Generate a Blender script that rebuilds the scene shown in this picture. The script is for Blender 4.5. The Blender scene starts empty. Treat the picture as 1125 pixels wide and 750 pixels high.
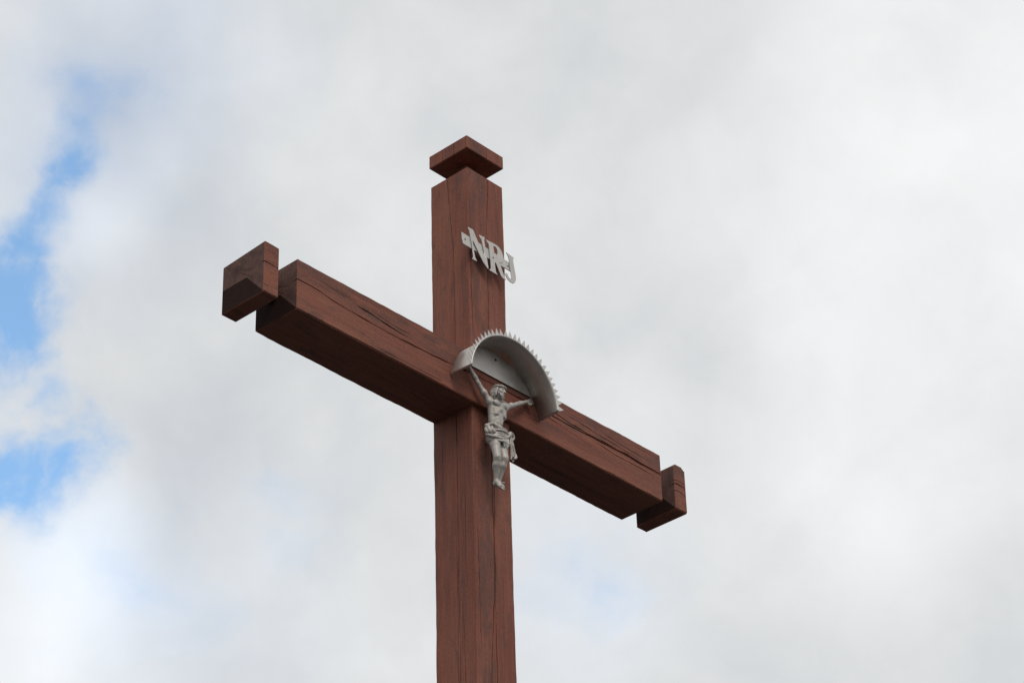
import bpy, bmesh, math, random
import numpy as np
from mathutils import Vector, Matrix

random.seed(4)
C = bpy.context.scene.collection
scene = bpy.context.scene

# ------------------------------------------------------------------ camera, sky, sun, exposure
R_ = Vector((0.68185, -0.73104, -0.02581))
U_ = Vector((-0.37814, -0.38246, 0.84305))
B_ = Vector((-0.62617, -0.56507, -0.53721))
CAM = Vector((-6.0865, -5.7073, 1.6))
cd = bpy.data.cameras.new('camera')
cd.lens = 92.33
cd.sensor_width = 36
cd.clip_end = 20000
cam = bpy.data.objects.new('camera', cd)
C.objects.link(cam)
cam.matrix_world = Matrix(((R_.x, U_.x, B_.x, CAM.x), (R_.y, U_.y, B_.y, CAM.y), (R_.z, U_.z, B_.z, CAM.z), (0, 0, 0, 1)))
scene.camera = cam
scene.view_settings.view_transform = 'Standard'
scene.view_settings.look = 'None'
scene.view_settings.exposure = 0
scene.view_settings.gamma = 1

SUN_EL, SUN_AZ = math.radians(50), math.radians(208)      # azimuth from +Y towards +X
SKY = 0.1
sl = bpy.data.lights.new('sun', 'SUN')
sl.energy = 1.45
sl.angle = math.radians(25)
sl.color = (1.0, 0.96, 0.9)
so = bpy.data.objects.new('sun', sl)
C.objects.link(so)
sdir = Vector((math.sin(SUN_AZ) * math.cos(SUN_EL), math.cos(SUN_AZ) * math.cos(SUN_EL), math.sin(SUN_EL)))
so.rotation_euler = sdir.to_track_quat('Z', 'Y').to_euler()


class NT:
    """small node-tree helper"""
    def __init__(s, tree):
        s.t = tree
        s.n = tree.nodes
        s.l = tree.links

    def put(s, sock, v):
        if isinstance(v, bpy.types.NodeSocket):
            s.l.new(v, sock)
        elif v is not None:
            try:
                sock.default_value = v
            except Exception:
                sock.default_value = (v, v, v, 1) if len(sock.default_value) == 4 else (v, v, v)

    def math(s, op, a, b=None, c=None, clamp=False):
        n = s.n.new('ShaderNodeMath')
        n.operation = op
        n.use_clamp = clamp
        for k, v in enumerate((a, b, c)):
            if v is not None:
                s.put(n.inputs[k], v)
        return n.outputs[0]

    def vec(s, op, a, b=None, scale=None):
        n = s.n.new('ShaderNodeVectorMath')
        n.operation = op
        s.put(n.inputs[0], a)
        if b is not None:
            s.put(n.inputs[1], b)
        if scale is not None:
            s.put(n.inputs['Scale'], scale)
        return n.outputs['Value'] if op in ('DOT_PRODUCT', 'LENGTH', 'DISTANCE') else n.outputs['Vector']

    def noise(s, vec, scale, detail=4, rough=.5, dist=0, col=False):
        n = s.n.new('ShaderNodeTexNoise')
        s.put(n.inputs['Vector'], vec)
        n.inputs['Scale'].default_value = scale
        n.inputs['Detail'].default_value = detail
        n.inputs['Roughness'].default_value = rough
        n.inputs['Distortion'].default_value = dist
        return n.outputs['Color'] if col else n.outputs[0]

    def rng(s, v, a, b, c=0.0, d=1.0, smooth=False):
        n = s.n.new('ShaderNodeMapRange')
        n.interpolation_type = 'SMOOTHSTEP' if smooth else 'LINEAR'
        s.put(n.inputs['Value'], v)
        for k, x in zip(('From Min', 'From Max', 'To Min', 'To Max'), (a, b, c, d)):
            n.inputs[k].default_value = x
        return n.outputs[0]

    def mix(s, f, a, b, mode='MIX'):
        n = s.n.new('ShaderNodeMix')
        n.data_type = 'RGBA'
        n.blend_type = mode
        n.clamp_factor = True
        s.put(n.inputs[0], f)
        s.put(n.inputs[6], a)
        s.put(n.inputs[7], b)
        return n.outputs[2]

    def mapping(s, v, scale):
        n = s.n.new('ShaderNodeMapping')
        s.put(n.inputs['Vector'], v)
        n.inputs['Scale'].default_value = scale
        return n.outputs[0]

    def sep(s, v):
        n = s.n.new('ShaderNodeSeparateXYZ')
        s.put(n.inputs[0], v)
        return n.outputs


def rgb(r, g, b):
    return (r, g, b, 1.0)


# --- sky: clear NISHITA sky showing through gaps of a bright overcast deck
world = bpy.data.worlds.new('World')
scene.world = world
world.use_nodes = True
W = NT(world.node_tree)
W.n.clear()
out = W.n.new('ShaderNodeOutputWorld')
bg = W.n.new('ShaderNodeBackground')
bg.inputs['Strength'].default_value = SKY
W.l.new(bg.outputs[0], out.inputs[0])
sky = W.n.new('ShaderNodeTexSky')
sky.sky_type = 'NISHITA'
sky.sun_disc = False
sky.sun_elevation = SUN_EL
sky.sun_rotation = SUN_AZ
sky.air_density = 1.0
sky.dust_density = 0.6
sky.ozone_density = 1.5
tc = W.n.new('ShaderNodeTexCoord')
D0 = tc.outputs['Generated']


def warp(scale, amt, detail=5, rough=.55):
    c = W.noise(D0, scale, detail, rough, col=True)
    c = W.vec('SUBTRACT', c, (0.5, 0.5, 0.5))
    return W.vec('ADD', D0, W.vec('SCALE', c, scale=amt))


def blob(d, r, vec, soft=1.0):
    """1 at direction d of the sky, falling to 0 at angular radius r (radians, about)"""
    L = W.vec('DISTANCE', vec, d)
    return W.rng(L, r * (1 - soft), r, 1.0, 0.0, True)


w1 = warp(14, .075, 7, .58)
w2 = warp(5, .10, 3, .5)
gaps = [((0.4763, 0.6889, 0.5464), 0.0286, 1.20),
        ((0.4724, 0.6769, 0.5645), 0.0208, 0.95),
        ((0.477, 0.6658, 0.5738), 0.0182, 0.75),
        ((0.4811, 0.646, 0.5926), 0.0260, 1.25),
        ((0.4784, 0.6553, 0.5846), 0.0182, 0.70),
        ((0.4862, 0.6975, 0.5264), 0.0226, 1.10),
        ((0.5175, 0.6988, 0.4937), 0.0312, 1.25),
        ((0.5017, 0.7112, 0.4924), 0.0252, 1.25),
        ((0.5258, 0.6891, 0.4986), 0.0191, 0.60),
        ((0.5202, 0.7094, 0.4756), 0.0217, 0.50),
        ((0.4598, 0.7072, 0.5371), 0.0477, 1.20),
        ((0.4812, 0.724, 0.4942), 0.0304, 1.00),
        ((0.5773, 0.6533, 0.4899), 0.0195, 0.28),
        ((0.676, 0.5768, 0.4585), 0.0260, 0.45),
        ((0.4848, 0.6763, 0.5546), 0.0260, 0.35),
        ((0.4841, 0.6225, 0.615), 0.0304, 0.35),
        ((0.5015, 0.6979, 0.5113), 0.0260, 0.40),
        ((0.5923, 0.6451, 0.4827), 0.0304, 0.30),
        ((0.548, 0.6969, 0.4627), 0.0260, 0.35),
        ((0.5684, 0.6838, 0.4575), 0.0260, 0.30),
        ((0.4724, 0.6297, 0.6167), 0.0260, 0.30),
        ((.30, .86, .42), .22, 1.2), ((-.2, .9, .4), .25, 1.2), ((-.75, .35, .55), .3, 1.2), ((.2, -.8, .6), .2, 1.0)]
g = None
for d, r, a in gaps:
    b = W.math('MULTIPLY', blob(d, r, w1, 1.0), a)
    g = b if g is None else W.math('ADD', g, b)
wisps = W.noise(warp(9, .06, 5, .55), 24, 6, .55)
g = W.math('MULTIPLY', g, W.rng(wisps, .35, .65, .15, 1.35))
gap = W.rng(g, -.15, 1.50, 0, .92, True)

n_big = W.noise(w2, 5.5, 5, .5)
n_mid = W.noise(w1, 16, 5, .5)
n_fin = W.noise(w1, 34, 4, .5)
v = W.math('ADD', W.rng(n_big, .3, .7, -.085, .085), W.rng(n_mid, .3, .7, -.042, .042))
v = W.math('ADD', v, W.rng(n_fin, .3, .7, -.012, .012))
v = W.math('ADD', v, .742)
for d, r, a in (((.7166, .3981, .5727), .13, .15), ((.7392, .4675, .4848), .09, .10), ((.5281, .7273, .4330), .09, .17),
                ((.520, .7000, .4700), .05, .08), ((.4862, .6600, .5700), .035, .10), ((.5500, .6500, .5200), .07, .05),
                ((0.4977, 0.6559, 0.5675), .032, .10), ((0.498, 0.6296, 0.5963), .030, .08), ((0.5319, 0.7138, 0.4555), .05, .12), ((0.7493, 0.4783, 0.4579), .04, .06), ((.4855, .6240, .6123), .06, -.07), ((.5560, .6640, .4990), .055, -.10), ((.56, .58, .59), .09, .06),
                ((.64, .52, .56), .06, -.04), ((.685, .50, .53), .06, -.05), ((.595, .66, .455), .06, .06)):
    v = W.math('ADD', v, W.math('MULTIPLY', blob(d, r, w2, 1.0), a))
tint = None
for d, r, a in (((.4855, .6240, .6123), .085, .8), ((.6761, .5779, .4570), .06, .45), ((.565, .690, .4450), .10, .40), ((.475, .668, .575), .07, .6),
                ((.535, .705, .465), .05, .35)):
    b = W.math('MULTIPLY', blob(d, r, w1, 1.0), a)
    tint = b if tint is None else W.math('ADD', tint, b)
tint = W.math('ADD', tint, W.rng(v, .75, .58, .02, .40))
ccol = W.mix(W.math('MINIMUM', tint, 1.0), rgb(1.0, 1.01, 1.005), rgb(.90, .985, 1.12))
cloud = W.vec('SCALE', ccol, scale=W.math('MULTIPLY', v, 1.0 / SKY))
zdir = W.sep(D0)[2]
col = W.mix(gap, cloud, W.vec('MULTIPLY', sky.outputs[0], (2.2, 2.75, 2.75)))
W.l.new(col, bg.inputs['Color'])


# ------------------------------------------------------------------ helpers
def mat(name):
    m = bpy.data.materials.new(name)
    m.use_nodes = True
    t = NT(m.node_tree)
    b = m.node_tree.nodes['Principled BSDF']
    return m, t, b


def link_mesh(name, me, material=None, parent=None):
    o = bpy.data.objects.new(name, me)
    C.objects.link(o)
    if material is not None:
        for mm in (material if isinstance(material, (list, tuple)) else [material]):
            me.materials.append(mm)
    if parent is not None:
        o.parent = parent
    return o


def thing(name, label, cat, loc=(0, 0, 0), group=None):
    o = bpy.data.objects.new(name, None)
    o.empty_display_size = .1
    C.objects.link(o)
    o.location = loc
    o['label'] = label
    o['category'] = cat
    if group:
        o['group'] = group
    return o


def local(o):
    """keep a child's world coordinates although its parent Empty stands at its base"""
    if o.parent:
        o.matrix_parent_inverse = Matrix.Translation(o.parent.location).inverted()
    return o


# ------------------------------------------------------------------ materials
def wood(name, axis, seed, worn):
    m, t, b = mat(name)
    tc = t.n.new('ShaderNodeTexCoord')
    p = t.vec('ADD', tc.outputs['Object'], (seed * 1.7, seed * 2.3, seed * .9))
    a = {'x': 0, 'z': 2}[axis]

    def st(along, across):
        s = [across] * 3
        s[a] = along
        return t.mapping(p, s)
    fine = t.noise(st(5, 230), 1, 4, .65, .3)
    mid = t.noise(st(1.6, 45), 1, 5, .6, .4)
    broad = t.noise(st(1.0, 7), 1, 4, .55, .3)
    blot = t.noise(st(7, 22), 1, 6, .65, .5)
    speck = t.noise(st(26, 120), 1, 4, .7)
    c = t.mix(t.rng(mid, .32, .68), rgb(.135, .042, .029), rgb(.250, .081, .051))
    c = t.mix(t.rng(broad, .40, .66, 0, .8), c, rgb(.290, .107, .066))
    c = t.mix(t.rng(fine, .48, .70, 0, .60), c, rgb(.110, .040, .029))
    c = t.mix(t.rng(fine, .46, .30, 0, .45), c, rgb(.300, .118, .082))
    xyz = t.sep(tc.outputs['Object'])
    (ch, w0, w1_) = worn                                                     # strip where the paint has weathered off
    strip = t.math('MULTIPLY', t.rng(xyz[ch], w0, w0 + (w1_ - w0) * .5, 0, 1, True), t.rng(xyz[1], -.080, -.092, 0, 1))
    if axis == 'z':
        strip = t.math('MULTIPLY', strip, t.rng(xyz[ch], w1_, w1_ + .02, 1, 0, True))
    bl = t.math('ADD', blot, t.math('MULTIPLY', strip, .105))
    c = t.mix(t.rng(bl, .54, .68, 0, .60), c, rgb(.092, .052, .043))        # weathered, paint worn off
    sp2 = t.noise(st(9, 140), 1, 5, .75)
    c = t.mix(t.math('MULTIPLY', t.rng(sp2, .56, .66), t.math('ADD', .14, t.math('MULTIPLY', strip, .5))), c, rgb(.045, .026, .022))
    c = t.mix(t.rng(speck, .64, .72, 0, .75), c, rgb(.050, .026, .022))
    grit = t.noise(st(90, 260), 1, 3, .8)                                    # dry, gritty paint skin
    c = t.mix(t.rng(grit, .52, .66, 0, .42), c, rgb(.085, .036, .028))
    c = t.mix(t.rng(grit, .46, .34, 0, .35), c, rgb(.330, .140, .098))
    check = t.noise(st(1.3, 95), 1, 3, .55, .6)
    cr = t.rng(check, .69, .72, 0, 1)
    c = t.mix(t.math('MULTIPLY', cr, .8), c, rgb(.030, .016, .013))         # hairline drying checks
    t.l.new(c, b.inputs['Base Color'])
    t.put(b.inputs['Roughness'], t.rng(mid, .3, .7, .62, .85))
    b.inputs['Specular IOR Level'].default_value = .28
    h = t.math('ADD', t.math('MULTIPLY', fine, .6), t.math('MULTIPLY', mid, .8))
    h = t.math('ADD', h, t.math('MULTIPLY', grit, .35))
    h = t.math('SUBTRACT', h, t.math('MULTIPLY', cr, .9))
    bp = t.n.new('ShaderNodeBump')
    bp.inputs['Strength'].default_value = .55
    bp.inputs['Distance'].default_value = .0025
    t.l.new(h, bp.inputs['Height'])
    t.l.new(bp.outputs[0], b.inputs['Normal'])
    return m


def end_grain(name, y0, y1, z0, z1, dark_area=True):
    """sawn beam end: rings and radial checks; sharp-edged dark area over the lower back corner"""
    m, t, b = mat(name)
    tc = t.n.new('ShaderNodeTexCoord')
    s = t.sep(tc.outputs['Object'])
    u = t.math('DIVIDE', t.math('SUBTRACT', s[1], y0), y1 - y0)       # 0 front .. 1 back
    v = t.math('DIVIDE', t.math('SUBTRACT', s[2], z1), z0 - z1)       # 0 top .. 1 bottom
    cx, cz = .66, .30
    du, dv = t.math('SUBTRACT', u, cx), t.math('SUBTRACT', v, cz)
    nz = t.noise(tc.outputs['Object'], 28, 5, .6)
    r = t.math('SQRT', t.math('ADD', t.math('MULTIPLY', du, du), t.math('MULTIPLY', dv, dv)))
    ring = t.math('SINE', t.math('MULTIPLY', t.math('ADD', r, t.math('MULTIPLY', nz, .08)), 95))
    ang = t.math('ARCTAN2', dv, du)
    an = t.n.new('ShaderNodeTexNoise')
    an.noise_dimensions = '1D'
    t.l.new(ang, an.inputs['W'])
    an.inputs['Scale'].default_value = 5.5
    an.inputs['Detail'].default_value = 5
    rad = t.math('MULTIPLY', t.rng(an.outputs[0], .58, .64), t.rng(r, .05, .5, 1, .1))
    core = t.rng(t.math('ADD', r, t.math('MULTIPLY', nz, .12)), .10, .22, .8, 0)
    c = t.mix(t.rng(nz, .35, .65), rgb(.100, .058, .050), rgb(.165, .090, .074))
    c = t.mix(t.rng(ring, -.2, 1, 0, .30), c, rgb(.075, .045, .040))
    c = t.mix(t.math('MAXIMUM', t.math('MULTIPLY', rad, .75), t.math('MULTIPLY', core, .75)), c, rgb(.030, .020, .018))
    if dark_area:
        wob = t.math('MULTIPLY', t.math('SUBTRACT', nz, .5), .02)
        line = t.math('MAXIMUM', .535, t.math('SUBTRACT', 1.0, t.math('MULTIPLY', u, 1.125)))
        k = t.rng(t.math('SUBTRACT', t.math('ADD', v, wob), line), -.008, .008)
        c = t.mix(k, c, t.mix(nz, rgb(.019, .0080, .0062), rgb(.034, .0145, .0112)))  # much darker base colour below the bent line
    t.l.new(c, b.inputs['Base Color'])
    b.inputs['Roughness'].default_value = .85
    b.inputs['Specular IOR Level'].default_value = .12
    bp = t.n.new('ShaderNodeBump')
    bp.inputs['Strength'].default_value = .4
    bp.inputs['Distance'].default_value = .0015
    t.l.new(t.math('SUBTRACT', t.math('MULTIPLY', ring, .12), rad), bp.inputs['Height'])
    t.l.new(bp.outputs[0], b.inputs['Normal'])
    return m


def metal(name, c0, c1, rough, metallic, sc=30, bump=.25):
    m, t, b = mat(name)
    tc = t.n.new('ShaderNodeTexCoord')
    n1 = t.noise(tc.outputs['Object'], sc, 6, .6, .3)
    n2 = t.noise(tc.outputs['Object'], sc * 6, 4, .6)
    c = t.mix(t.rng(n1, .35, .68), c0, c1)
    c = t.mix(t.rng(n2, .58, .75, 0, .35), c, tuple(x * .55 for x in c0[:3]) + (1,))
    t.l.new(c, b.inputs['Base Color'])
    b.inputs['Metallic'].default_value = metallic
    t.put(b.inputs['Roughness'], t.rng(n1, .3, .7, rough - .07, rough + .1))
    bp = t.n.new('ShaderNodeBump')
    bp.inputs['Strength'].default_value = bump
    bp.inputs['Distance'].default_value = .001
    t.l.new(n2, bp.inputs['Height'])
    t.l.new(bp.outputs[0], b.inputs['Normal'])
    return m


M_post = wood('red_brown_post_wood', 'z', 1, (0, -.099, -.012))
M_beam = wood('red_brown_beam_wood', 'x', 2, (2, 6.655, 6.745))
M_hood = metal('dull_sheet_metal', rgb(.54, .50, .465), rgb(.66, .62, .585), .47, .85, 14)
M_steel = metal('cut_steel', rgb(.50, .465, .435), rgb(.60, .565, .53), .44, .8, 40)
M_cast = metal('cast_alloy', rgb(.35, .315, .285), rgb(.52, .475, .44), .52, .18, 70, .6)
M_dark, tD, bD = mat('dark_iron')
bD.inputs['Base Color'].default_value = rgb(.02, .018, .016)
bD.inputs['Roughness'].default_value = .6

# ------------------------------------------------------------------ ground
mg, t, b = mat('gravel_and_grass')
tc = t.n.new('ShaderNodeTexCoord')
n1 = t.noise(tc.outputs['Object'], .35, 6, .6)
n2 = t.noise(tc.outputs['Object'], 9, 6, .7)
c = t.mix(n1, rgb(.034, .040, .020), rgb(.060, .058, .036))
c = t.mix(t.rng(n2, .4, .7, 0, .6), c, rgb(.045, .040, .022))
gp = t.sep(tc.outputs['Object'])
gr_ = t.math('SQRT', t.math('ADD', t.math('MULTIPLY', gp[0], gp[0]), t.math('MULTIPLY', gp[1], gp[1])))
n3 = t.noise(tc.outputs['Object'], 45, 5, .75)
stone = t.mix(n3, rgb(.036, .038, .040), rgb(.092, .094, .098))
edge_ = t.rng(t.math('ADD', gr_, t.math('MULTIPLY', n1, 3)), 20, 21.2)
c = t.mix(edge_, stone, c)
t.l.new(c, b.inputs['Base Color'])
b.inputs['Roughness'].default_value = .95
b.inputs['Specular IOR Level'].default_value = .1
bm = bmesh.new()
rings = [0, 4, 9, 18, 40, 90, 220, 600, 2000, 6000]
prev = None
seg = 64
for r in rings:
    if r == 0:
        cur = [bm.verts.new((0, 0, 0))]
    else:
        cur = [bm.verts.new((r * math.cos(2 * math.pi * k / seg), r * math.sin(2 * math.pi * k / seg),
                             (0 if r < 5 else .04 * math.sin(k * 1.3 + r) * min(r, 40) / 10))) for k in range(seg)]
    if prev:
        for k in range(seg):
            if len(prev) == 1:
                bm.faces.new((prev[0], cur[k], cur[(k + 1) % seg]))
            else:
                bm.faces.new((prev[k], cur[k], cur[(k + 1) % seg], prev[(k + 1) % seg]))
    prev = cur
me = bpy.data.meshes.new('ground')
bm.to_mesh(me)
bm.free()
for p in me.polygons:
    p.use_smooth = True
gr = link_mesh('ground', me, mg)
gr['kind'] = 'structure'

# ------------------------------------------------------------------ the wooden cross
ZT = 7.6325                       # top of the post below its neck
PH = .0993                        # post half depth (y); half width (x) is .1
BT, BB = 6.7636, 6.5556           # crossbeam top and bottom
YF, YB = -.1199, .0951            # crossbeam front and back
XL, XR = -1.1452, 1.1089


def hash01(k):
    return (math.sin(k * 127.1 + 11.7) * 43758.5453) % 1.0


def wob(s, seed, f):
    """smooth 1-D noise in -1..1"""
    x = s * f + seed * 17.3
    i = math.floor(x)
    u = x - i
    u = u * u * (3 - 2 * u)
    return ((1 - u) * hash01(i + seed * 57) + u * hash01(i + 1 + seed * 57)) * 2 - 1


def timber(s0, s1, a0, a1, b0, b1, cracks, frame, step=.02, bev=.004, seed=1, end_in=.003, warp_amt=.0007):
    """A sawn timber lofted along s. Its section runs round the four faces in the order
    A (a=a0, b from b1 down to b0), B (b=b0), C (a=a1), D (b=b1); cracks are V grooves in a face:
    (face, [(s, pos)...], width, depth). frame maps (s, a, b) to world."""
    n = max(4, int((s1 - s0) / step))
    ss = [s0 + (s1 - s0) * k / n for k in range(n + 1)]
    ss = sorted(set([s0, s0 + end_in, s1 - end_in, s1] + [x for x in ss if s0 + end_in * 1.5 < x < s1 - end_in * 1.5]))
    faces = {f: [c for c in cracks if c[0] == f] for f in 'ABCD'}
    bm = bmesh.new()
    loops = []
    for s in ss:
        ins = end_in if s in (s0, s1) else 0.0
        w = [warp_amt * wob(s, seed + k, 3.0) + .00025 * wob(s, seed + 9 + k, 15) for k in range(4)]
        A0, A1, B0, B1 = a0 + ins + w[0], a1 - ins + w[1], b0 + ins + w[2], b1 - ins + w[3]
        bv = [bev * .8 * (1 + .35 * wob(s, seed + 20 + k, 9) + .25 * wob(s, seed + 30 + k, 40)) for k in range(4)]
        bv = [max(.0012, x) for x in bv]
        pts = []

        def face(f, p0, p1, q, sign):
            """run from p0 to p1 on face f; q is the fixed coordinate, sign the outward direction"""
            lo, hi = min(p0, p1), max(p0, p1)
            items = []
            for ci, cr in enumerate(faces[f]):
                pl = cr[1]
                if s <= pl[0][0]:
                    pos = pl[0][1]
                elif s >= pl[-1][0]:
                    pos = pl[-1][1]
                else:
                    for (sa, pa), (sb, pb) in zip(pl, pl[1:]):
                        if sa <= s <= sb:
                            pos = pa + (pb - pa) * (s - sa) / max(1e-6, sb - sa)
                            break
                pos += .0012 * wob(s, seed + 50 + ci * 3, 30) + .002 * wob(s, seed + 70 + ci * 5, 7)
                L = pl[-1][0] - pl[0][0]
                d = min(s - pl[0][0], pl[-1][0] - s)
                if len(cr) > 4 and cr[4] == 'through':
                    k = 1.0
                else:
                    k = max(0.0, min(1.0, d / (.22 * L)))
                k *= .75 + .35 * wob(s, seed + 90 + ci, 25)
                items.append((pos, max(.0, cr[2] * k * .9), cr[3] * k))
            items.sort(key=lambda i: i[0])
            row = []
            last = lo + .001
            for k, (pos, wd, dp) in enumerate(items):
                wd = max(wd, .0003)
                pos = max(pos, last + wd * .5 + .0006)
                pos = min(pos, hi - .001 - (len(items) - k) * .0012)
                row += [(pos - wd / 2, 0), (pos, dp), (pos + wd / 2, 0)]
                last = pos + wd / 2
            row = [(lo, 0)] + row + [(hi, 0)]
            if p1 < p0:
                row.reverse()
            return [(x, q - sign * dp) for x, dp in row]
        for x, q in face('A', B1 - bv[0], B0 + bv[1], A0, -1):
            pts.append((s, q, x))
        for x, q in face('B', A0 + bv[1], A1 - bv[2], B0, -1):
            pts.append((s, x, q))
        for x, q in face('C', B0 + bv[2], B1 - bv[3], A1, 1):
            pts.append((s, q, x))
        for x, q in face('D', A1 - bv[3], A0 + bv[0], B1, 1):
            pts.append((s, x, q))
        loops.append([bm.verts.new(frame(*p)) for p in pts])
    N = len(loops[0])
    for la, lb in zip(loops, loops[1:]):
        for k in range(N):
            bm.faces.new((la[k], la[(k + 1) % N], lb[(k + 1) % N], lb[k]))
    c0 = bm.faces.new(list(reversed(loops[0])))
    c1 = bm.faces.new(loops[-1])
    c0.material_index = 1
    c1.material_index = 2
    bmesh.ops.recalc_face_normals(bm, faces=bm.faces)
    me = bpy.data.meshes.new('timber')
    bm.to_mesh(me)
    bm.free()
    return me


def prism(x0, x1, y0, y1, z0, z1, bev=.003):
    bm = bmesh.new()
    bmesh.ops.create_cube(bm, size=1)
    for v in bm.verts:
        v.co = Vector(((x0 + x1) / 2 + v.co.x * (x1 - x0), (y0 + y1) / 2 + v.co.y * (y1 - y0), (z0 + z1) / 2 + v.co.z * (z1 - z0)))
    bmesh.ops.bevel(bm, geom=bm.edges[:], offset=bev, segments=2, affect='EDGES', profile=.6)
    return bm


def add_bm(me, bm):
    """append a bmesh to an existing mesh"""
    b2 = bmesh.new()
    b2.from_mesh(me)
    tmp = bpy.data.meshes.new('tmp')
    bm.to_mesh(tmp)
    bm.free()
    b2.from_mesh(tmp)
    bpy.data.meshes.remove(tmp)
    b2.to_mesh(me)
    b2.free()


cross = thing('wooden_cross', 'tall red brown timber cross with grooved beam ends and a square cap', 'cross')

# upright post: s = z, A = front (a = y), B = left side (b = x = -.1)
fz = lambda s, a, b: (b, a, s)
me = timber(0, ZT, -PH, PH, -.1, .1, [
    ('A', [(4.6, -.040), (5.0, -.035), (5.467, -.031), (5.645, -.018), (5.887, -.002), (6.071, .001), (6.242, .008), (6.40, .010), (6.55, .008)], .0065, .022),
    ('A', [(6.76, .000), (7.059, .002), (7.394, .003), (7.6325, .011)], .0055, .02, 'through'),
    ('A', [(5.5, -.080), (5.75, -.078), (5.92, -.082), (6.15, -.088)], .005, .008),
    ('A', [(6.80, -.086), (7.1, -.090), (7.35, -.088), (7.6, -.093)], .006, .008),
    ('B', [(7.05, -.019), (7.249, -.017), (7.449, -.002), (7.6325, .008)], .0042, .015, 'through'),
    ('B', [(5.1, -.012), (5.59, -.009), (5.825, -.011), (6.02, -.009)], .0032, .012),
    ('B', [(5.80, -.052), (5.95, -.053), (6.28, -.060)], .0028, .010),
    ('B', [(4.9, -.050), (5.475, -.043), (5.615, -.039), (5.76, -.037)], .0060, .015),
    ('B', [(6.78, -.018), (6.92, -.012), (7.02, -.014)], .0028, .010),
    ('B', [(6.2, .055), (6.35, .052), (6.5, .056)], .002, .008),
], fz, .03, .004, 3)
add_bm(me, prism(-.026, .026, -.026, .026, ZT - .01, ZT + .10))          # turned-in neck under the cap
post = local(link_mesh('post', me, [M_post, M_post, M_post], cross))
me = timber(ZT + .0878, ZT + .1487, -.1031, .1031, -.1039, .1039, [
    ('A', [(ZT + .08, .008), (ZT + .15, .010)], .005, .02, 'through'),
    ('B', [(ZT + .08, .030), (ZT + .15, .028)], .0022, .01, 'through'),
], fz, .01, .003, 6)
local(link_mesh('cap', me, [M_post, M_post, M_post], post))

# crossbeam: s = x, A = front (a = y), B = underside (b = z)
fx = lambda s, a, b: (s, a, b)
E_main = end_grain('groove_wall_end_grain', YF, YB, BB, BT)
E_plain = end_grain('plain_end_grain', YF, YB, BB, BT, False)
xa, xb = XL + .0678 + .0867, XR - .0678 - .0865
me = timber(xa, xb, YF, YB, BB, BT, [
    ('A', [(-.995, 6.676), (-.90, 6.674), (-.801, 6.666), (-.674, 6.657), (-.544, 6.654), (-.411, 6.658), (-.322, 6.660), (-.20, 6.668), (-.05, 6.675)], .0066, .03, 'through'),
    ('A', [(-.72, 6.700), (-.631, 6.694), (-.544, 6.683), (-.44, 6.681)], .0085, .012),
    ('A', [(-.66, 6.712), (-.55, 6.703), (-.42, 6.698)], .0035, .01),
    ('A', [(.20, 6.715), (.354, 6.694), (.423, 6.686), (.529, 6.678), (.637, 6.680), (.733, 6.678), (.831, 6.673), (.960, 6.668)], .0075, .02),
    ('A', [(.20, 6.672), (.288, 6.661), (.375, 6.652), (.491, 6.638), (.58, 6.628)], .0035, .012),
    ('A', [(.50, 6.668), (.60, 6.660), (.683, 6.652), (.829, 6.651), (.960, 6.646)], .0045, .015),
    ('A', [(.39, 6.717), (.554, 6.704), (.686, 6.699), (.783, 6.692), (.90, 6.688)], .0040, .012),
    ('A', [(.60, 6.722), (.72, 6.714), (.86, 6.706)], .0045, .010),
    ('A', [(-.90, 6.720), (-.80, 6.716), (-.70, 6.717)], .0025, .008),
    ('B', [(-.62, .0), (-.35, -.004), (-.12, .002)], .004, .012),
    ('B', [(.25, .02), (.5, .016), (.75, .022)], .004, .012),
], fx, .02, .005, 12)
nk = dict(y0=YF + .100, y1=YB - .055, z0=BB + .095, z1=BT - .050)
add_bm(me, prism(XL + .05, xa + .02, **nk))
add_bm(me, prism(xb - .02, XR - .05, **nk))
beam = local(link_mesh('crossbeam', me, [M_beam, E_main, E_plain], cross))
me = timber(XL, XL + .0678, YF, YB, BB, BT, [
    ('A', [(XL, 6.682), (XL + .068, 6.678)], .0055, .02, 'through'),
], fx, .012, .004, 31)
# worn upper back corner of the left block
for v in me.vertices:
    if v.co.y > YB - .06 and v.co.z > BT - .02:
        v.co.z -= .012 * ((v.co.y - (YB - .06)) / .06) ** 1.3
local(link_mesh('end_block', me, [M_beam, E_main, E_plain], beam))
me = timber(XR - .0678, XR, YF, YB, BB, BT, [
    ('A', [(XR - .068, 6.688), (XR, 6.686)], .0035, .012, 'through'),
    ('A', [(XR - .068, 6.671), (XR, 6.663)], .0050, .02, 'through'),
    ('A', [(XR - .068, 6.643), (XR, 6.629)], .0040, .015, 'through'),
], fx, .012, .005, 44, .008)
# rounded-off upper outer edge of the right block
for v in me.vertices:
    if v.co.x > XR - .02 and v.co.z > BT - .02:
        v.co.z -= .014
    elif v.co.z > BT - .02:
        v.co.z -= .003
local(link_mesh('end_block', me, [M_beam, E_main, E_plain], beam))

# ------------------------------------------------------------------ sheet metal hood with toothed rim
HX, HZ, HR = .000, ZT - 1.046, .232
YH0, YH1 = YF - .0015, YF - .107
hood = thing('metal_hood', 'curved sheet metal hood with a sawtooth rim arching over the figure', 'hood', (HX, YF, HZ))
bm = bmesh.new()
a0, a1 = math.radians(6.5), math.radians(173.5)
NS, th = 84, .0022


def hp(a, r, y):
    return (HX + r * math.cos(a), y, HZ + r * math.sin(a))


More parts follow.
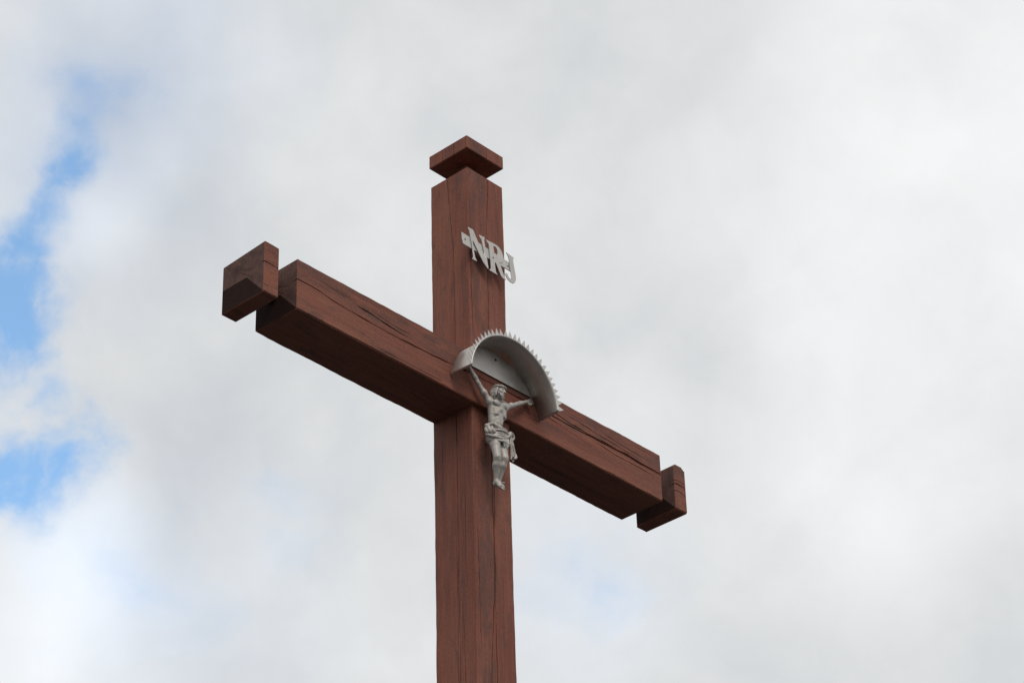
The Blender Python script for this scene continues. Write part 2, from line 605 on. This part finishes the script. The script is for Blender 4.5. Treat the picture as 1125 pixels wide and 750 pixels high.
rows = []
for k in range(NS + 1):
    a = a0 + (a1 - a0) * k / NS
    fl = max(0.0, (abs(math.degrees(a) - 90) - 56) / 27.5)
    dent = .0018 * math.sin(a * 5 + 1) + .001 * math.sin(a * 11) + .008 * fl * fl      # sides flare out a little
    sec = [(HR + dent, YH0), (HR + dent, (YH0 + YH1) / 2), (HR + dent * .8, YH1 + .006), (HR + .0020, YH1 + .0012), (HR + .005, YH1),
           (HR + .005, YH1 - .0016), (HR + .002, YH1 - .0014), (HR - th, YH1 + .004), (HR - th + dent * .5, (YH0 + YH1) / 2), (HR - th + dent, YH0)]
    rows.append([bm.verts.new(hp(a, r, y)) for r, y in sec])
for ra, rb in zip(rows, rows[1:]):
    for k in range(len(ra)):
        f = bm.faces.new((ra[k], ra[(k + 1) % len(ra)], rb[(k + 1) % len(ra)], rb[k]))
        f.smooth = True
bm.faces.new(rows[0])
bm.faces.new(list(reversed(rows[-1])))
bmesh.ops.recalc_face_normals(bm, faces=bm.faces)
me = bpy.data.meshes.new('arch')
bm.to_mesh(me)
bm.free()
local(link_mesh('arch', me, M_hood, hood))
# sawtooth rim: thin triangles cut from the flange, bent out a little
bm = bmesh.new()
NT_ = 29
for k in range(NT_):
    am = a0 + (a1 - a0) * (k + .5) / NT_
    da = (a1 - a0) / NT_ * .49
    ln = .0240 * (1 + .10 * (hash01(k) - .5))
    tw = (hash01(k + 40) - .5) * .5 * da
    y = YH1 + .0005
    fr = [hp(am - da, HR + .003, y - .0014), hp(am + da, HR + .003, y - .0014), hp(am + tw, HR + .003 + ln * (.92 + .2 * hash01(k + 77)), y - .004)]
    bk = [(p[0], p[1] + .0013, p[2]) for p in fr]
    vf = [bm.verts.new(p) for p in fr]
    vb = [bm.verts.new(p) for p in bk]
    bm.faces.new(vf)
    bm.faces.new(list(reversed(vb)))
    for i in range(3):
        j = (i + 1) % 3
        bm.faces.new((vf[j], vf[i], vb[i], vb[j]))
bmesh.ops.recalc_face_normals(bm, faces=bm.faces)
me = bpy.data.meshes.new('sawtooth_rim')
bm.to_mesh(me)
bm.free()
local(link_mesh('sawtooth_rim', me, M_hood, hood))
# back plate: a circle segment standing 4 mm off the beam
ZP = ZT - .931
bm = bmesh.new()
rr = HR - th - .0015
aa = math.asin((ZP - HZ) / rr)
arc = [(HX + rr * math.cos(aa + (math.pi - 2 * aa) * k / 60), HZ + rr * math.sin(aa + (math.pi - 2 * aa) * k / 60)) for k in range(61)]
yb_ = YF - .004
vf = [bm.verts.new((x, yb_ - .002, z)) for x, z in arc]
vb = [bm.verts.new((x, yb_, z)) for x, z in arc]
bm.faces.new(vf)
bm.faces.new(list(reversed(vb)))
for i in range(61):
    j = (i + 1) % 61
    bm.faces.new((vf[j], vf[i], vb[i], vb[j]))
bmesh.ops.recalc_face_normals(bm, faces=bm.faces)
me = bpy.data.meshes.new('back_plate')
bm.to_mesh(me)
bm.free()
plate = local(link_mesh('back_plate', me, M_hood, hood))
for x, z in ((.004, ZT - .850), (.118, ZT - .868)):
    bm = bmesh.new()
    bmesh.ops.create_uvsphere(bm, u_segments=14, v_segments=8, radius=.0058 if x < .1 else .0022)
    for v in bm.verts:
        v.co = Vector((x + v.co.x, yb_ - .002 + v.co.y * .5, z + v.co.z))
    for f in bm.faces:
        f.smooth = True
    me = bpy.data.meshes.new('screw')
    bm.to_mesh(me)
    bm.free()
    local(link_mesh('screw', me, M_dark, plate))

# ------------------------------------------------------------------ cut steel letters  (points are x, z on the plate's own plane)
BAR = [(-0.165, 7.2773), (0.1042, 7.2637), (0.1039, 7.2263), (-0.1608, 7.2281)]
LN = [[(-0.1344, 7.3134), (-0.1066, 7.3149), (-0.0832, 7.2754), (-0.0549, 7.2368), (-0.0405, 7.2147), (-0.0511, 7.2543), (-0.0608, 7.2921), (-0.0732, 7.3076), (-0.0425, 7.311), (-0.0462, 7.2961), (-0.0374, 7.2475), (-0.0257, 7.1752), (-0.0311, 7.1739), (-0.0561, 7.1939), (-0.0792, 7.225), (-0.1111, 7.2675), (-0.1034, 7.2155), (-0.0976, 7.1917), (-0.0884, 7.1793), (-0.1144, 7.1774), (-0.1072, 7.1924), (-0.1144, 7.2413), (-0.1228, 7.2864), (-0.1277, 7.3041)]]
LR = [[(-0.0352, 7.3047), (-0.0233, 7.3046), (0.001, 7.3066), (0.0226, 7.3068), (0.0388, 7.3024), (0.0514, 7.2905), (0.0594, 7.271), (0.0605, 7.2567), (0.053, 7.2432), (0.0375, 7.2335), (0.0491, 7.2087), (0.0627, 7.1803), (0.0705, 7.1706), (0.0547, 7.169), (0.0441, 7.1751), (0.0299, 7.1995), (0.0166, 7.2221), (0.0102, 7.2226), (0.0127, 7.2002), (0.0152, 7.18), (0.0246, 7.1712), (-0.0215, 7.1718), (-0.0115, 7.1833), (-0.0127, 7.2148), (-0.0167, 7.2575), (-0.0211, 7.2904)], [(0.0039, 7.2945), (0.0169, 7.2963), (0.0263, 7.2874), (0.0285, 7.2704), (0.0242, 7.2558), (0.0111, 7.2508), (0.0074, 7.2692)]]
LJ = [[(0.0773, 7.3004), (0.0985, 7.2975), (0.1187, 7.2951), (0.1149, 7.2829), (0.1174, 7.2638), (0.122, 7.2389), (0.1266, 7.2187), (0.1281, 7.2011), (0.1225, 7.1832), (0.1129, 7.1733), (0.0992, 7.1722), (0.0848, 7.1765), (0.0742, 7.1849), (0.0692, 7.195), (0.0733, 7.2041), (0.0813, 7.2008), (0.0853, 7.1924), (0.0928, 7.1874), (0.0998, 7.1881), (0.1034, 7.1961), (0.1008, 7.2132), (0.0964, 7.2402), (0.0931, 7.2701), (0.0878, 7.2878)]]


def cut_plate(name, polys, y, thick, material, parent):
    cu = bpy.data.curves.new(name, 'CURVE')
    cu.dimensions = '2D'
    cu.fill_mode = 'BOTH'
    cu.extrude = thick / 2
    cu.bevel_depth = .0002
    cu.bevel_resolution = 0
    for poly in polys:
        sp = cu.splines.new('POLY')
        sp.points.add(len(poly) - 1)
        for p, q in zip(sp.points, poly):
            p.co = (q[0], q[1], 0, 1)
        sp.use_cyclic_u = True
    tmp = bpy.data.objects.new('tmp', cu)
    C.objects.link(tmp)
    dg = bpy.context.evaluated_depsgraph_get()
    me = bpy.data.meshes.new_from_object(tmp.evaluated_get(dg))
    bpy.data.objects.remove(tmp)
    bpy.data.curves.remove(cu)
    for v in me.vertices:
        v.co = Vector((v.co.x, y - v.co.z, v.co.y))
    me.name = name
    me.materials.clear()
    return local(link_mesh(name, me, material, parent))


sign = thing('steel_letters', 'pale cut steel letters N, R and J on a bar fixed to the upright', 'sign', (0, -PH, ZT - .40))
bar = cut_plate('bar', [BAR], -.1245, .003, M_steel, sign)
for nm, polys in (('letter_n', LN), ('letter_r', LR), ('letter_j', LJ)):
    cut_plate('letter', polys, -.1285, .0024, M_steel, sign)
for x, z in ((-.148, ZT - .380), (.0020, ZT - .3935), (.088, ZT - .390)):
    bm = bmesh.new()
    bmesh.ops.create_uvsphere(bm, u_segments=12, v_segments=8, radius=.0036)
    for v in bm.verts:
        v.co = Vector((x + v.co.x, (-.1265 if x != .0020 else -.1300) + v.co.y * .4, z + v.co.z))
    me = bpy.data.meshes.new('rivet')
    bm.to_mesh(me)
    bm.free()
    local(link_mesh('rivet', me, M_dark, sign))
for x in (-.07, .05):
    bm = bmesh.new()
    bmesh.ops.create_cone(bm, cap_ends=True, segments=12, radius1=.005, radius2=.005, depth=.030,
                          matrix=Matrix.Translation((x, -.1115, ZT - .385)) @ Matrix.Rotation(math.pi / 2, 4, 'X'))
    me = bpy.data.meshes.new('spacer')
    bm.to_mesh(me)
    bm.free()
    local(link_mesh('spacer', me, M_steel, sign))


# ------------------------------------------------------------------ the cast figure (signed distance sculpt -> surface nets)
class Sculpt:
    def __init__(s, lo, hi, h):
        s.h = h
        s.lo = np.array(lo, np.float32)
        s.n = np.ceil((np.array(hi) - np.array(lo)) / h).astype(int) + 1
        s.g = np.full(s.n, .02, np.float32)
        s.ax = [s.lo[k] + h * np.arange(s.n[k], dtype=np.float32) for k in range(3)]

    def box(s, lo, hi):
        i0 = np.maximum(0, np.floor((np.array(lo) - s.lo) / s.h).astype(int))
        i1 = np.minimum(s.n, np.ceil((np.array(hi) - s.lo) / s.h).astype(int) + 1)
        sl = tuple(slice(a, max(a, b)) for a, b in zip(i0, i1))
        X = s.ax[0][sl[0]][:, None, None]
        Y = s.ax[1][sl[1]][None, :, None]
        Z = s.ax[2][sl[2]][None, None, :]
        return sl, X, Y, Z

    def comb(s, sl, d, k, sub=False):
        a = s.g[sl]
        if sub:
            d = -d
            h = np.clip(.5 + .5 * (d - a) / k, 0, 1)
            s.g[sl] = a * (1 - h) + d * h + k * h * (1 - h)
        else:
            h = np.clip(.5 + .5 * (d - a) / k, 0, 1)
            s.g[sl] = d * (1 - h) + a * h - k * h * (1 - h)

    def cone(s, p, q, r0, r1, k=.004, sub=False):
        p, q = np.array(p, np.float32), np.array(q, np.float32)
        m = max(r0, r1) + .016
        sl, X, Y, Z = s.box(np.minimum(p, q) - m, np.maximum(p, q) + m)
        d = q - p
        L2 = float(d @ d) + 1e-12
        tt = np.clip(((X - p[0]) * d[0] + (Y - p[1]) * d[1] + (Z - p[2]) * d[2]) / L2, 0, 1)
        dist = np.sqrt((X - p[0] - tt * d[0]) ** 2 + (Y - p[1] - tt * d[1]) ** 2 + (Z - p[2] - tt * d[2]) ** 2)
        s.comb(sl, dist - (r0 + (r1 - r0) * tt), k, sub)

    def ell(s, c, r, k=.004, rot=None, sub=False):
        c = np.array(c, np.float32)
        m = max(r) + .016
        sl, X, Y, Z = s.box(c - m, c + m)
        x, y, z = X - c[0], Y - c[1], Z - c[2]
        if rot is not None:
            R = np.array(rot, np.float32)
            x, y, z = (R[0][0] * x + R[0][1] * y + R[0][2] * z, R[1][0] * x + R[1][1] * y + R[1][2] * z, R[2][0] * x + R[2][1] * y + R[2][2] * z)
        k0 = np.sqrt((x / r[0]) ** 2 + (y / r[1]) ** 2 + (z / r[2]) ** 2)
        k1 = np.sqrt((x / r[0] ** 2) ** 2 + (y / r[1] ** 2) ** 2 + (z / r[2] ** 2) ** 2) + 1e-6
        s.comb(sl, k0 * (k0 - 1) / k1, k, sub)

    def path(s, pts, r, k=.003, sub=False):
        n = len(pts) - 1
        for i in range(n):
            ra = r if not isinstance(r, (list, tuple)) else r[i]
            rb = r if not isinstance(r, (list, tuple)) else r[i + 1]
            s.cone(pts[i], pts[i + 1], ra, rb, k, sub)

    def mesh(s, name):
        g = s.g
        ins = g < 0
        n = s.n
        cnt = np.zeros(n - 1, np.int8)
        for i in (0, 1):
            for j in (0, 1):
                for k in (0, 1):
                    cnt += ins[i:n[0] - 1 + i, j:n[1] - 1 + j, k:n[2] - 1 + k]
        act = (cnt > 0) & (cnt < 8)
        idx = np.argwhere(act)
        num = np.full(n - 1, -1, np.int32)
        num[act] = np.arange(len(idx))
        acc = np.zeros((len(idx), 3), np.float64)
        w = np.zeros(len(idx))
        corners = [(i, j, k) for i in (0, 1) for j in (0, 1) for k in (0, 1)]
        val = {c: g[idx[:, 0] + c[0], idx[:, 1] + c[1], idx[:, 2] + c[2]] for c in corners}
        for c in corners:
            for a in range(3):
                if c[a] == 0:
                    d = list(c)
                    d[a] = 1
                    d = tuple(d)
                    va, vb = val[c], val[d]
                    m = (va < 0) != (vb < 0)
                    tt = np.where(m, va / np.where(m, va - vb, 1), 0)
                    pos = np.tile(np.array(c, float), (len(idx), 1))
                    pos[:, a] += tt
                    acc[m] += pos[m]
                    w[m] += 1
        V = s.lo + s.h * (idx + acc / w[:, None])
        F = []
        for a in range(3):
            b, c = (a + 1) % 3, (a + 2) % 3
            s0 = [slice(1, n[k] - 1) for k in range(3)]
            s1 = list(s0)
            s0[a] = slice(0, n[a] - 1)
            s1[a] = slice(1, n[a])
            A, Bv = ins[tuple(s0)], ins[tuple(s1)]
            e = np.argwhere(A != Bv)
            fl = A[A != Bv]
            off = np.ones(3, int)
            off[a] = 0
            e = e + off
            q = []
            for db, dc in ((0, 0), (-1, 0), (-1, -1), (0, -1)):
                t_ = e.copy()
                t_[:, b] += db
                t_[:, c] += dc
                q.append(num[t_[:, 0], t_[:, 1], t_[:, 2]])
            q = np.stack(q, 1)
            q[~fl] = q[~fl][:, ::-1]
            F.append(q)
        F = np.concatenate(F)
        F = F[(F >= 0).all(1)]
        me = bpy.data.meshes.new(name)
        me.from_pydata(V.tolist(), [], F.tolist())
        me.update()
        bm = bmesh.new()
        bm.from_mesh(me)
        bmesh.ops.recalc_face_normals(bm, faces=bm.faces)
        for f in bm.faces:
            f.smooth = True
        bm.to_mesh(me)
        bm.free()
        return me


VX = .0012
fig = thing('crucifix_figure', 'small cast metal statue of a crucified man in a loincloth, arms raised', 'statue', (-.03, -PH, 6.20))

# joints
shR, shL = (-.066, -.155, 6.557), (.020, -.156, 6.571)
elR, elL = (-.117, -.147, 6.621), (.090, -.147, 6.617)
wrR, wrL = (-.152, -.137, 6.680), (.152, -.138, 6.658)
hipR, hipL = (-.053, -.155, 6.441), (-.015, -.155, 6.445)
knR, knL = (-.059, -.180, 6.318), (-.022, -.180, 6.328)
anR, anL = (-.041, -.154, 6.239), (-.022, -.148, 6.244)

S = Sculpt((-.225, -.225, 6.175), (.225, -.100, 6.655 + .06), VX)
# trunk
S.ell((-.026, -.157, 6.543), (.035, .024, .046), .012)
S.ell((-.033, -.155, 6.490), (.029, .0205, .036), .014)
S.ell((-.037, -.152, 6.448), (.032, .024, .030), .012)
S.cone((-.058, -.156, 6.552), (-.053, -.152, 6.482), .015, .0125, .010)
S.cone((.008, -.156, 6.560), (-.017, -.152, 6.495), .016, .012, .010)
for sx, c in ((-1, (-.048, -.1755, 6.552)), (1, (-.012, -.1755, 6.556))):
    S.ell(c, (.0185, .0085, .0135), .004)
S.path([(-.030, -.190, 6.575), (-.031, -.189, 6.545), (-.033, -.183, 6.520), (-.036, -.180, 6.475)], .0022, .004, True)
# rib arch and ribs, belly muscles
for sx in (-1, 1):
    S.path([(-.029 + sx * .004, -.178, 6.530), (-.030 + sx * .015, -.174, 6.516), (-.031 + sx * .023, -.164, 6.500)], .0024, .009)
    for j in range(3):
        z = 6.530 - j * .011
        S.path([(-.029 + sx * .018, -.1765, z), (-.028 + sx * .026, -.1715, z - .001), (-.028 + sx * .031, -.162, z + .003)], .0022, .009)
    for j in range(3):
        S.ell((-.032 + sx * .0080, -.1730, 6.506 - j * .0150), (.0070, .0026, .0062), .006)
S.ell((-.0365, -.1795, 6.472), (.002, .004, .0028), .002, sub=True)
# neck and collar bones
HC = Vector((-.037, -.178, 6.603))
S.cone((-.028, -.158, 6.572), HC + Vector((.0, .006, -.014)), .0155, .0130, .008)
S.cone((-.030, -.175, 6.577), (-.066, -.162, 6.573), .0035, .004, .005)
S.cone((-.026, -.175, 6.578), (.012, -.162, 6.582), .0035, .004, .005)


def arm(sh, el, wr, up):
    S.ell(sh, (.0145, .0140, .0140), .010)
    m = [a * .55 + b * .45 for a, b in zip(sh, el)]
    S.cone(sh, m, .0112, .0105, .008)
    S.cone(m, el, .0105, .0082, .006)
    S.ell([a * .5 + b * .5 for a, b in zip(sh, el)], (.0102, .0112, .0102), .008)
    m = [a * .68 + b * .32 for a, b in zip(el, wr)]
    S.cone(el, m, .0082, .0090, .006)
    S.cone(m, wr, .0090, .0060, .006)


def hand(wr, d, nrm, thumb_side):
    """palm against the wood, five curled fingers; d points from wrist to fingers, nrm out of the palm"""
    d, nrm = Vector(d).normalized(), Vector(nrm).normalized()
    sd = d.cross(nrm).normalized() * thumb_side
    w = Vector(wr)
    S.cone(w, w + d * .008, .0062, .0070, .004)
    for j in range(4):
        S.cone(w + d * .004 + sd * (.003 - j * .0022), w + d * .018 + sd * (.0068 - j * .0045), .0042, .0036, .003)
    for j, L in enumerate((.0125, .0145, .0135, .0105)):
        b0 = w + d * (.019 - abs(j - 1.3) * .0008) + sd * (.0072 - j * .0048)
        spread = sd * (.0022 - j * .0013)
        k1 = b0 + d * L * .5 + spread + nrm * .0030
        k2 = k1 + d * L * .28 + spread * .3 + nrm * .0048
        k3 = k2 - d * L * .10 + nrm * .0042
        S.path([b0, k1, k2, k3], [.0025, .0023, .0021, .0018], .0010)
    t0 = w + d * .007 + sd * .0058
    t1 = t0 + d * .006 + sd * .0060 + nrm * .0030
    t2 = t1 + d * .0070 + sd * .0015 + nrm * .0040
    S.path([t0, t1, t2], [.0032, .0027, .0021], .0016)


arm(shR, elR, wrR, 1)
arm(shL, elL, wrL, 1)
hand(wrR, (-.72, .10, .30), (0, -1, .1), -1)
hand(wrL, (.90, .12, .34), (0, -1, .1), 1)


def leg(hip, kn, an):
    m = [a * .5 + b * .5 for a, b in zip(hip, kn)]
    S.cone(hip, m, .0205, .0185, .010)
    S.cone(m, kn, .0185, .0138, .008)
    S.ell((kn[0], kn[1] - .004, kn[2] + .002), (.0105, .0095, .0125), .005)
    c = [a * .68 + b * .32 for a, b in zip(kn, an)]
    S.cone(kn, c, .0135, .0142, .006)
    S.ell((c[0], c[1] + .007, c[2]), (.0115, .0120, .0230), .006)
    S.cone(c, an, .0138, .0078, .006)
    S.cone((kn[0], kn[1] - .009, kn[2] - .012), (an[0], an[1] - .003, an[2] + .008), .0035, .003, .004)


leg(hipR, knR, anR)
leg(hipL, knL, anL)


def foot(an, toe, side):
    an, toe = Vector(an), Vector(toe)
    d = (toe - an).normalized()
    S.ell((an.x, an.y + .006, an.z - .008), (.0075, .0090, .0095), .005)
    S.cone(an, an + (toe - an) * .7, .0085, .0088, .005)
    sdv = Vector((1, 0, 0))
    base = an + (toe - an) * .68
    S.cone(base - sdv * .005, base + sdv * .005, .0062, .0060, .004)
    for j in range(5):
        o = sdv * side * (-.0088 + j * .0043)
        L = (.014, .0135, .012, .0105, .009)[j]
        r = (.0033, .0025, .0024, .0022, .0020)[j]
        p0 = base + o * .8
        S.path([p0, p0 + d * L * .6 + Vector((0, -.0010, 0)), p0 + d * L + Vector((0, .0008, -.001))], [r, r, r * .85], .0012)


foot(anL, (-.014, -.166, 6.210), 1)
foot(anR, (-.036, -.177, 6.200), -1)
S.cone((-.030, -.168, 6.227), (-.030, -.182, 6.224), .0030, .0030, .001)

# head
hf = Vector((.24, -.95, -.15)).normalized()
hu0 = Vector((.10, .02, 1))
hr = hf.cross(hu0).normalized()
hu = hr.cross(hf).normalized()
HR3 = [list(hr), list(hf), list(hu)]


def hpnt(r, f, u):
    return HC + hr * r + hf * f + hu * u


S.ell(hpnt(0, -.004, .008), (.0185, .0220, .0205), .006, HR3)
S.ell(hpnt(0, .005, -.006), (.0150, .0165, .0240), .006, HR3)
S.cone(hpnt(-.009, .0175, .0062), hpnt(.009, .0175, .0062), .0032, .0032, .003)
for sx in (-1, 1):
    S.ell(hpnt(sx * .0070, .0225, .0020), (.0044, .0050, .0036), .002, HR3, True)
    S.ell(hpnt(sx * .0070, .0165, .0018), (.0034, .0034, .0030), .001, HR3)
    S.cone(hpnt(sx * .0042, .0200, .0008), hpnt(sx * .0100, .0172, .0012), .0008, .0008, .0008)
    S.ell(hpnt(sx * .0105, .0140, -.0055), (.0045, .0045, .0040), .004, HR3)
    S.ell(hpnt(sx * .0175, -.002, .0000), (.0026, .0046, .0068), .002, HR3)
S.cone(hpnt(0, .0195, .0045), hpnt(0, .0262, -.0060), .0020, .0032, .002)
S.cone(hpnt(-.0026, .0225, -.0068), hpnt(.0026, .0225, -.0068), .0021, .0021, .0015)
S.path([hpnt(-.0055, .0185, -.0138), hpnt(0, .0212, -.0126), hpnt(.0055, .0185, -.0138)], .0017, .001)
S.path([hpnt(-.0045, .0185, -.0160), hpnt(0, .0208, -.0168), hpnt(.0045, .0185, -.0160)], .0017, .001)
S.path([hpnt(-.0050, .0215, -.0148), hpnt(0, .0235, -.0146), hpnt(.0050, .0215, -.0148)], .0008, .0006, True)
body = local(link_mesh('body', S.mesh('body'), M_cast, fig))

# hair and beard
S = Sculpt((-.10, -.225, 6.535), (.03, -.115, 6.655), VX)
S.ell(hpnt(0, -.0075, .0105), (.0208, .0215, .0205), .004, HR3)
S.ell(hpnt(0, .0165, .0010), (.0135, .0120, .0130), .003, HR3, True)
rnd = random.Random(7)
for sx in (-1, 1):
    for j in range(7):
        f0 = .0045 - j * .0036
        p0 = hpnt(sx * (.012 + .003 * math.sin(j)), f0, .017)
        p1 = hpnt(sx * .0205, f0 - .002, .002)
        p2 = hpnt(sx * (.0210 + .0012 * math.sin(j * 2.2)), f0 - .003, -.014)
        p3 = hpnt(sx * (.0195 + .002 * math.cos(j * 1.7)), f0 - .002 + .002 * math.sin(j * 3), -.027 - .004 * (j % 3))
        S.path([p0, p1, p2, p3], [.0035, .0040, .0036, .0020], .0016)
for j in range(5):
    x = (j - 2) * .0065
    S.path([hpnt(x, -.022, .014), hpnt(x * 1.2, -.026, -.004), hpnt(x * 1.1, -.020, -.026)], [.0042, .0044, .0024], .002)
for j in range(9):
    x = (j - 4) * .0030
    e = 1 - (j - 4) ** 2 / 22
    S.path([hpnt(x * 1.25, .0130 + .0035 * e, -.0165), hpnt(x * 1.05, .0165 + .003 * e, -.0240), hpnt(x * .55, .0165 + .002 * e, -.0300 - .003 * (j % 2))], [.0026, .0027, .0014], .0012)
for sx in (-1, 1):
    S.path([hpnt(sx * .0146, .0060, -.004), hpnt(sx * .0138, .0085, -.013), hpnt(sx * .0105, .0125, -.021)], [.0010, .0020, .0028], .002)
    S.path([hpnt(0, .0215, -.0108), hpnt(sx * .0050, .0195, -.0122), hpnt(sx * .0082, .0165, -.0165)], [.0014, .0016, .0012], .001)
local(link_mesh('hair', S.mesh('hair'), M_cast, body))

# crown of twisted thorn twigs
S = Sculpt((-.075, -.225, 6.590), (.01, -.130, 6.660), VX)
for ph in (0, 2.1, 4.2):
    pts = []
    for k in range(33):
        a = 2 * math.pi * k / 32
        q = 9 * a + ph
        pts.append(hpnt((.0218 + .0020 * math.cos(q)) * math.sin(a), -.0045 + (.0245 + .0020 * math.cos(q)) * math.cos(a), .0135 + .0026 * math.sin(q) + .002 * math.cos(a)))
    S.path(pts, .0023, .0010)
for k in range(15):
    a = 2 * math.pi * k / 15 + .2
    p0 = hpnt(.0232 * math.sin(a), -.0045 + .0258 * math.cos(a), .0135 + .002 * math.cos(a))
    p1 = hpnt(.0270 * math.sin(a + .15), -.0045 + .0295 * math.cos(a + .15), .0155 + .006 * math.sin(k * 2.4))
    S.cone(p0, p1, .0016, .0010, .0010)
local(link_mesh('crown', S.mesh('crown'), M_cast, body))

# loincloth
S = Sculpt((-.125, -.225, 6.300), (.085, -.098, 6.495), VX)
S.ell((-.036, -.154, 6.440), (.0345, .0270, .027), .006)
S.cone((-.053, -.154, 6.440), (-.056, -.162, 6.408), .0275, .0260, .006)
S.cone((-.018, -.154, 6.440), (-.014, -.162, 6.398), .0265, .0235, .006)
S.ell((-.028, -.122, 6.435), (.018, .024, .022), .008)
# swagged folds across the front, from the roll on his right hip to the knot on his left
for j in range(6):
    z = 6.452 - j * .0090
    sag = .004 + .003 * j
    pts = []
    for k in range(9):
        t_ = k / 8
        a = math.radians(-105 + 200 * t_)
        pts.append((-.037 + .0415 * math.sin(a), -.154 - .0350 * math.cos(a) - .003 * (j % 2), z - sag * math.sin(math.pi * t_) * 1.2 + (.004 + .001 * j) * t_ * 3 - .006 * (1 - t_)))
    S.path(pts, [.0030 + .0018 * math.sin(math.pi * i / 8) * (1 if j % 2 else .6) for i in range(9)], .0018)
# bulky roll on the hip
for c, ry, rz, r in (((-.083, -.166, 6.437), .011, .021, .0072), ((-.076, -.176, 6.434), .008, .013, .0052), ((-.089, -.160, 6.430), .008, .015, .0055)):
    pts = []
    for k in range(15):
        a = 2 * math.pi * k / 14
        pts.append((c[0] + .010 * math.cos(a) * .9, c[1] + ry * math.sin(a + .6) * .6, c[2] + rz * math.sin(a) * .75))
    S.path(pts, r, .003)
S.path([(-.095, -.160, 6.452), (-.080, -.178, 6.458), (-.058, -.184, 6.452), (-.040, -.184, 6.440)], [.006, .0065, .0055, .004], .002)
S.path([(-.094, -.160, 6.414), (-.078, -.180, 6.405), (-.050, -.189, 6.404), (-.020, -.188, 6.418), (.008, -.182, 6.442)], [.005, .006, .0062, .0058, .004], .002)
# knot and loop
S.ell((.013, -.176, 6.449), (.0095, .0090, .0100), .003)
ring = [(.024 + .0125 * math.cos(a), -.173 - .003 * math.sin(a), 6.449 + .0105 * math.sin(a) - .004 * math.cos(a)) for a in [2 * math.pi * k / 14 for k in range(15)]]
S.path(ring, .0048, .002)
# hanging tail with folds
for j, (dx, dy) in enumerate(((-.010, -.004), (-.002, .001), (.006, -.003), (.012, .004), (.001, .008))):
    S.path([(.016 + dx * .35, -.173 + dy, 6.444), (.024 + dx * .9, -.172 + dy, 6.412), (.034 + dx * 1.1, -.168 + dy, 6.386 - (j % 2) * .006),
            (.031 + dx * .8, -.166 + dy, 6.354 + (j % 3) * .008)], [.0042, .0047, .0049, .0036], .0024)
S.path([(.052, -.166, 6.386), (.050, -.170, 6.372), (.040, -.172, 6.362)], [.0045, .005, .004], .002)
# short apron between the thighs
for j in range(4):
    S.path([(-.040 + j * .010, -.187, 6.415), (-.038 + j * .009, -.190, 6.395), (-.030 + j * .006, -.188, 6.376 + (j % 2) * .006)], [.0045, .0050, .0035], .002)
lc = S.mesh('loincloth')
for v in lc.vertices:
    v.co.z -= .006
    v.co.x += .002
local(link_mesh('loincloth', lc, M_cast, body))
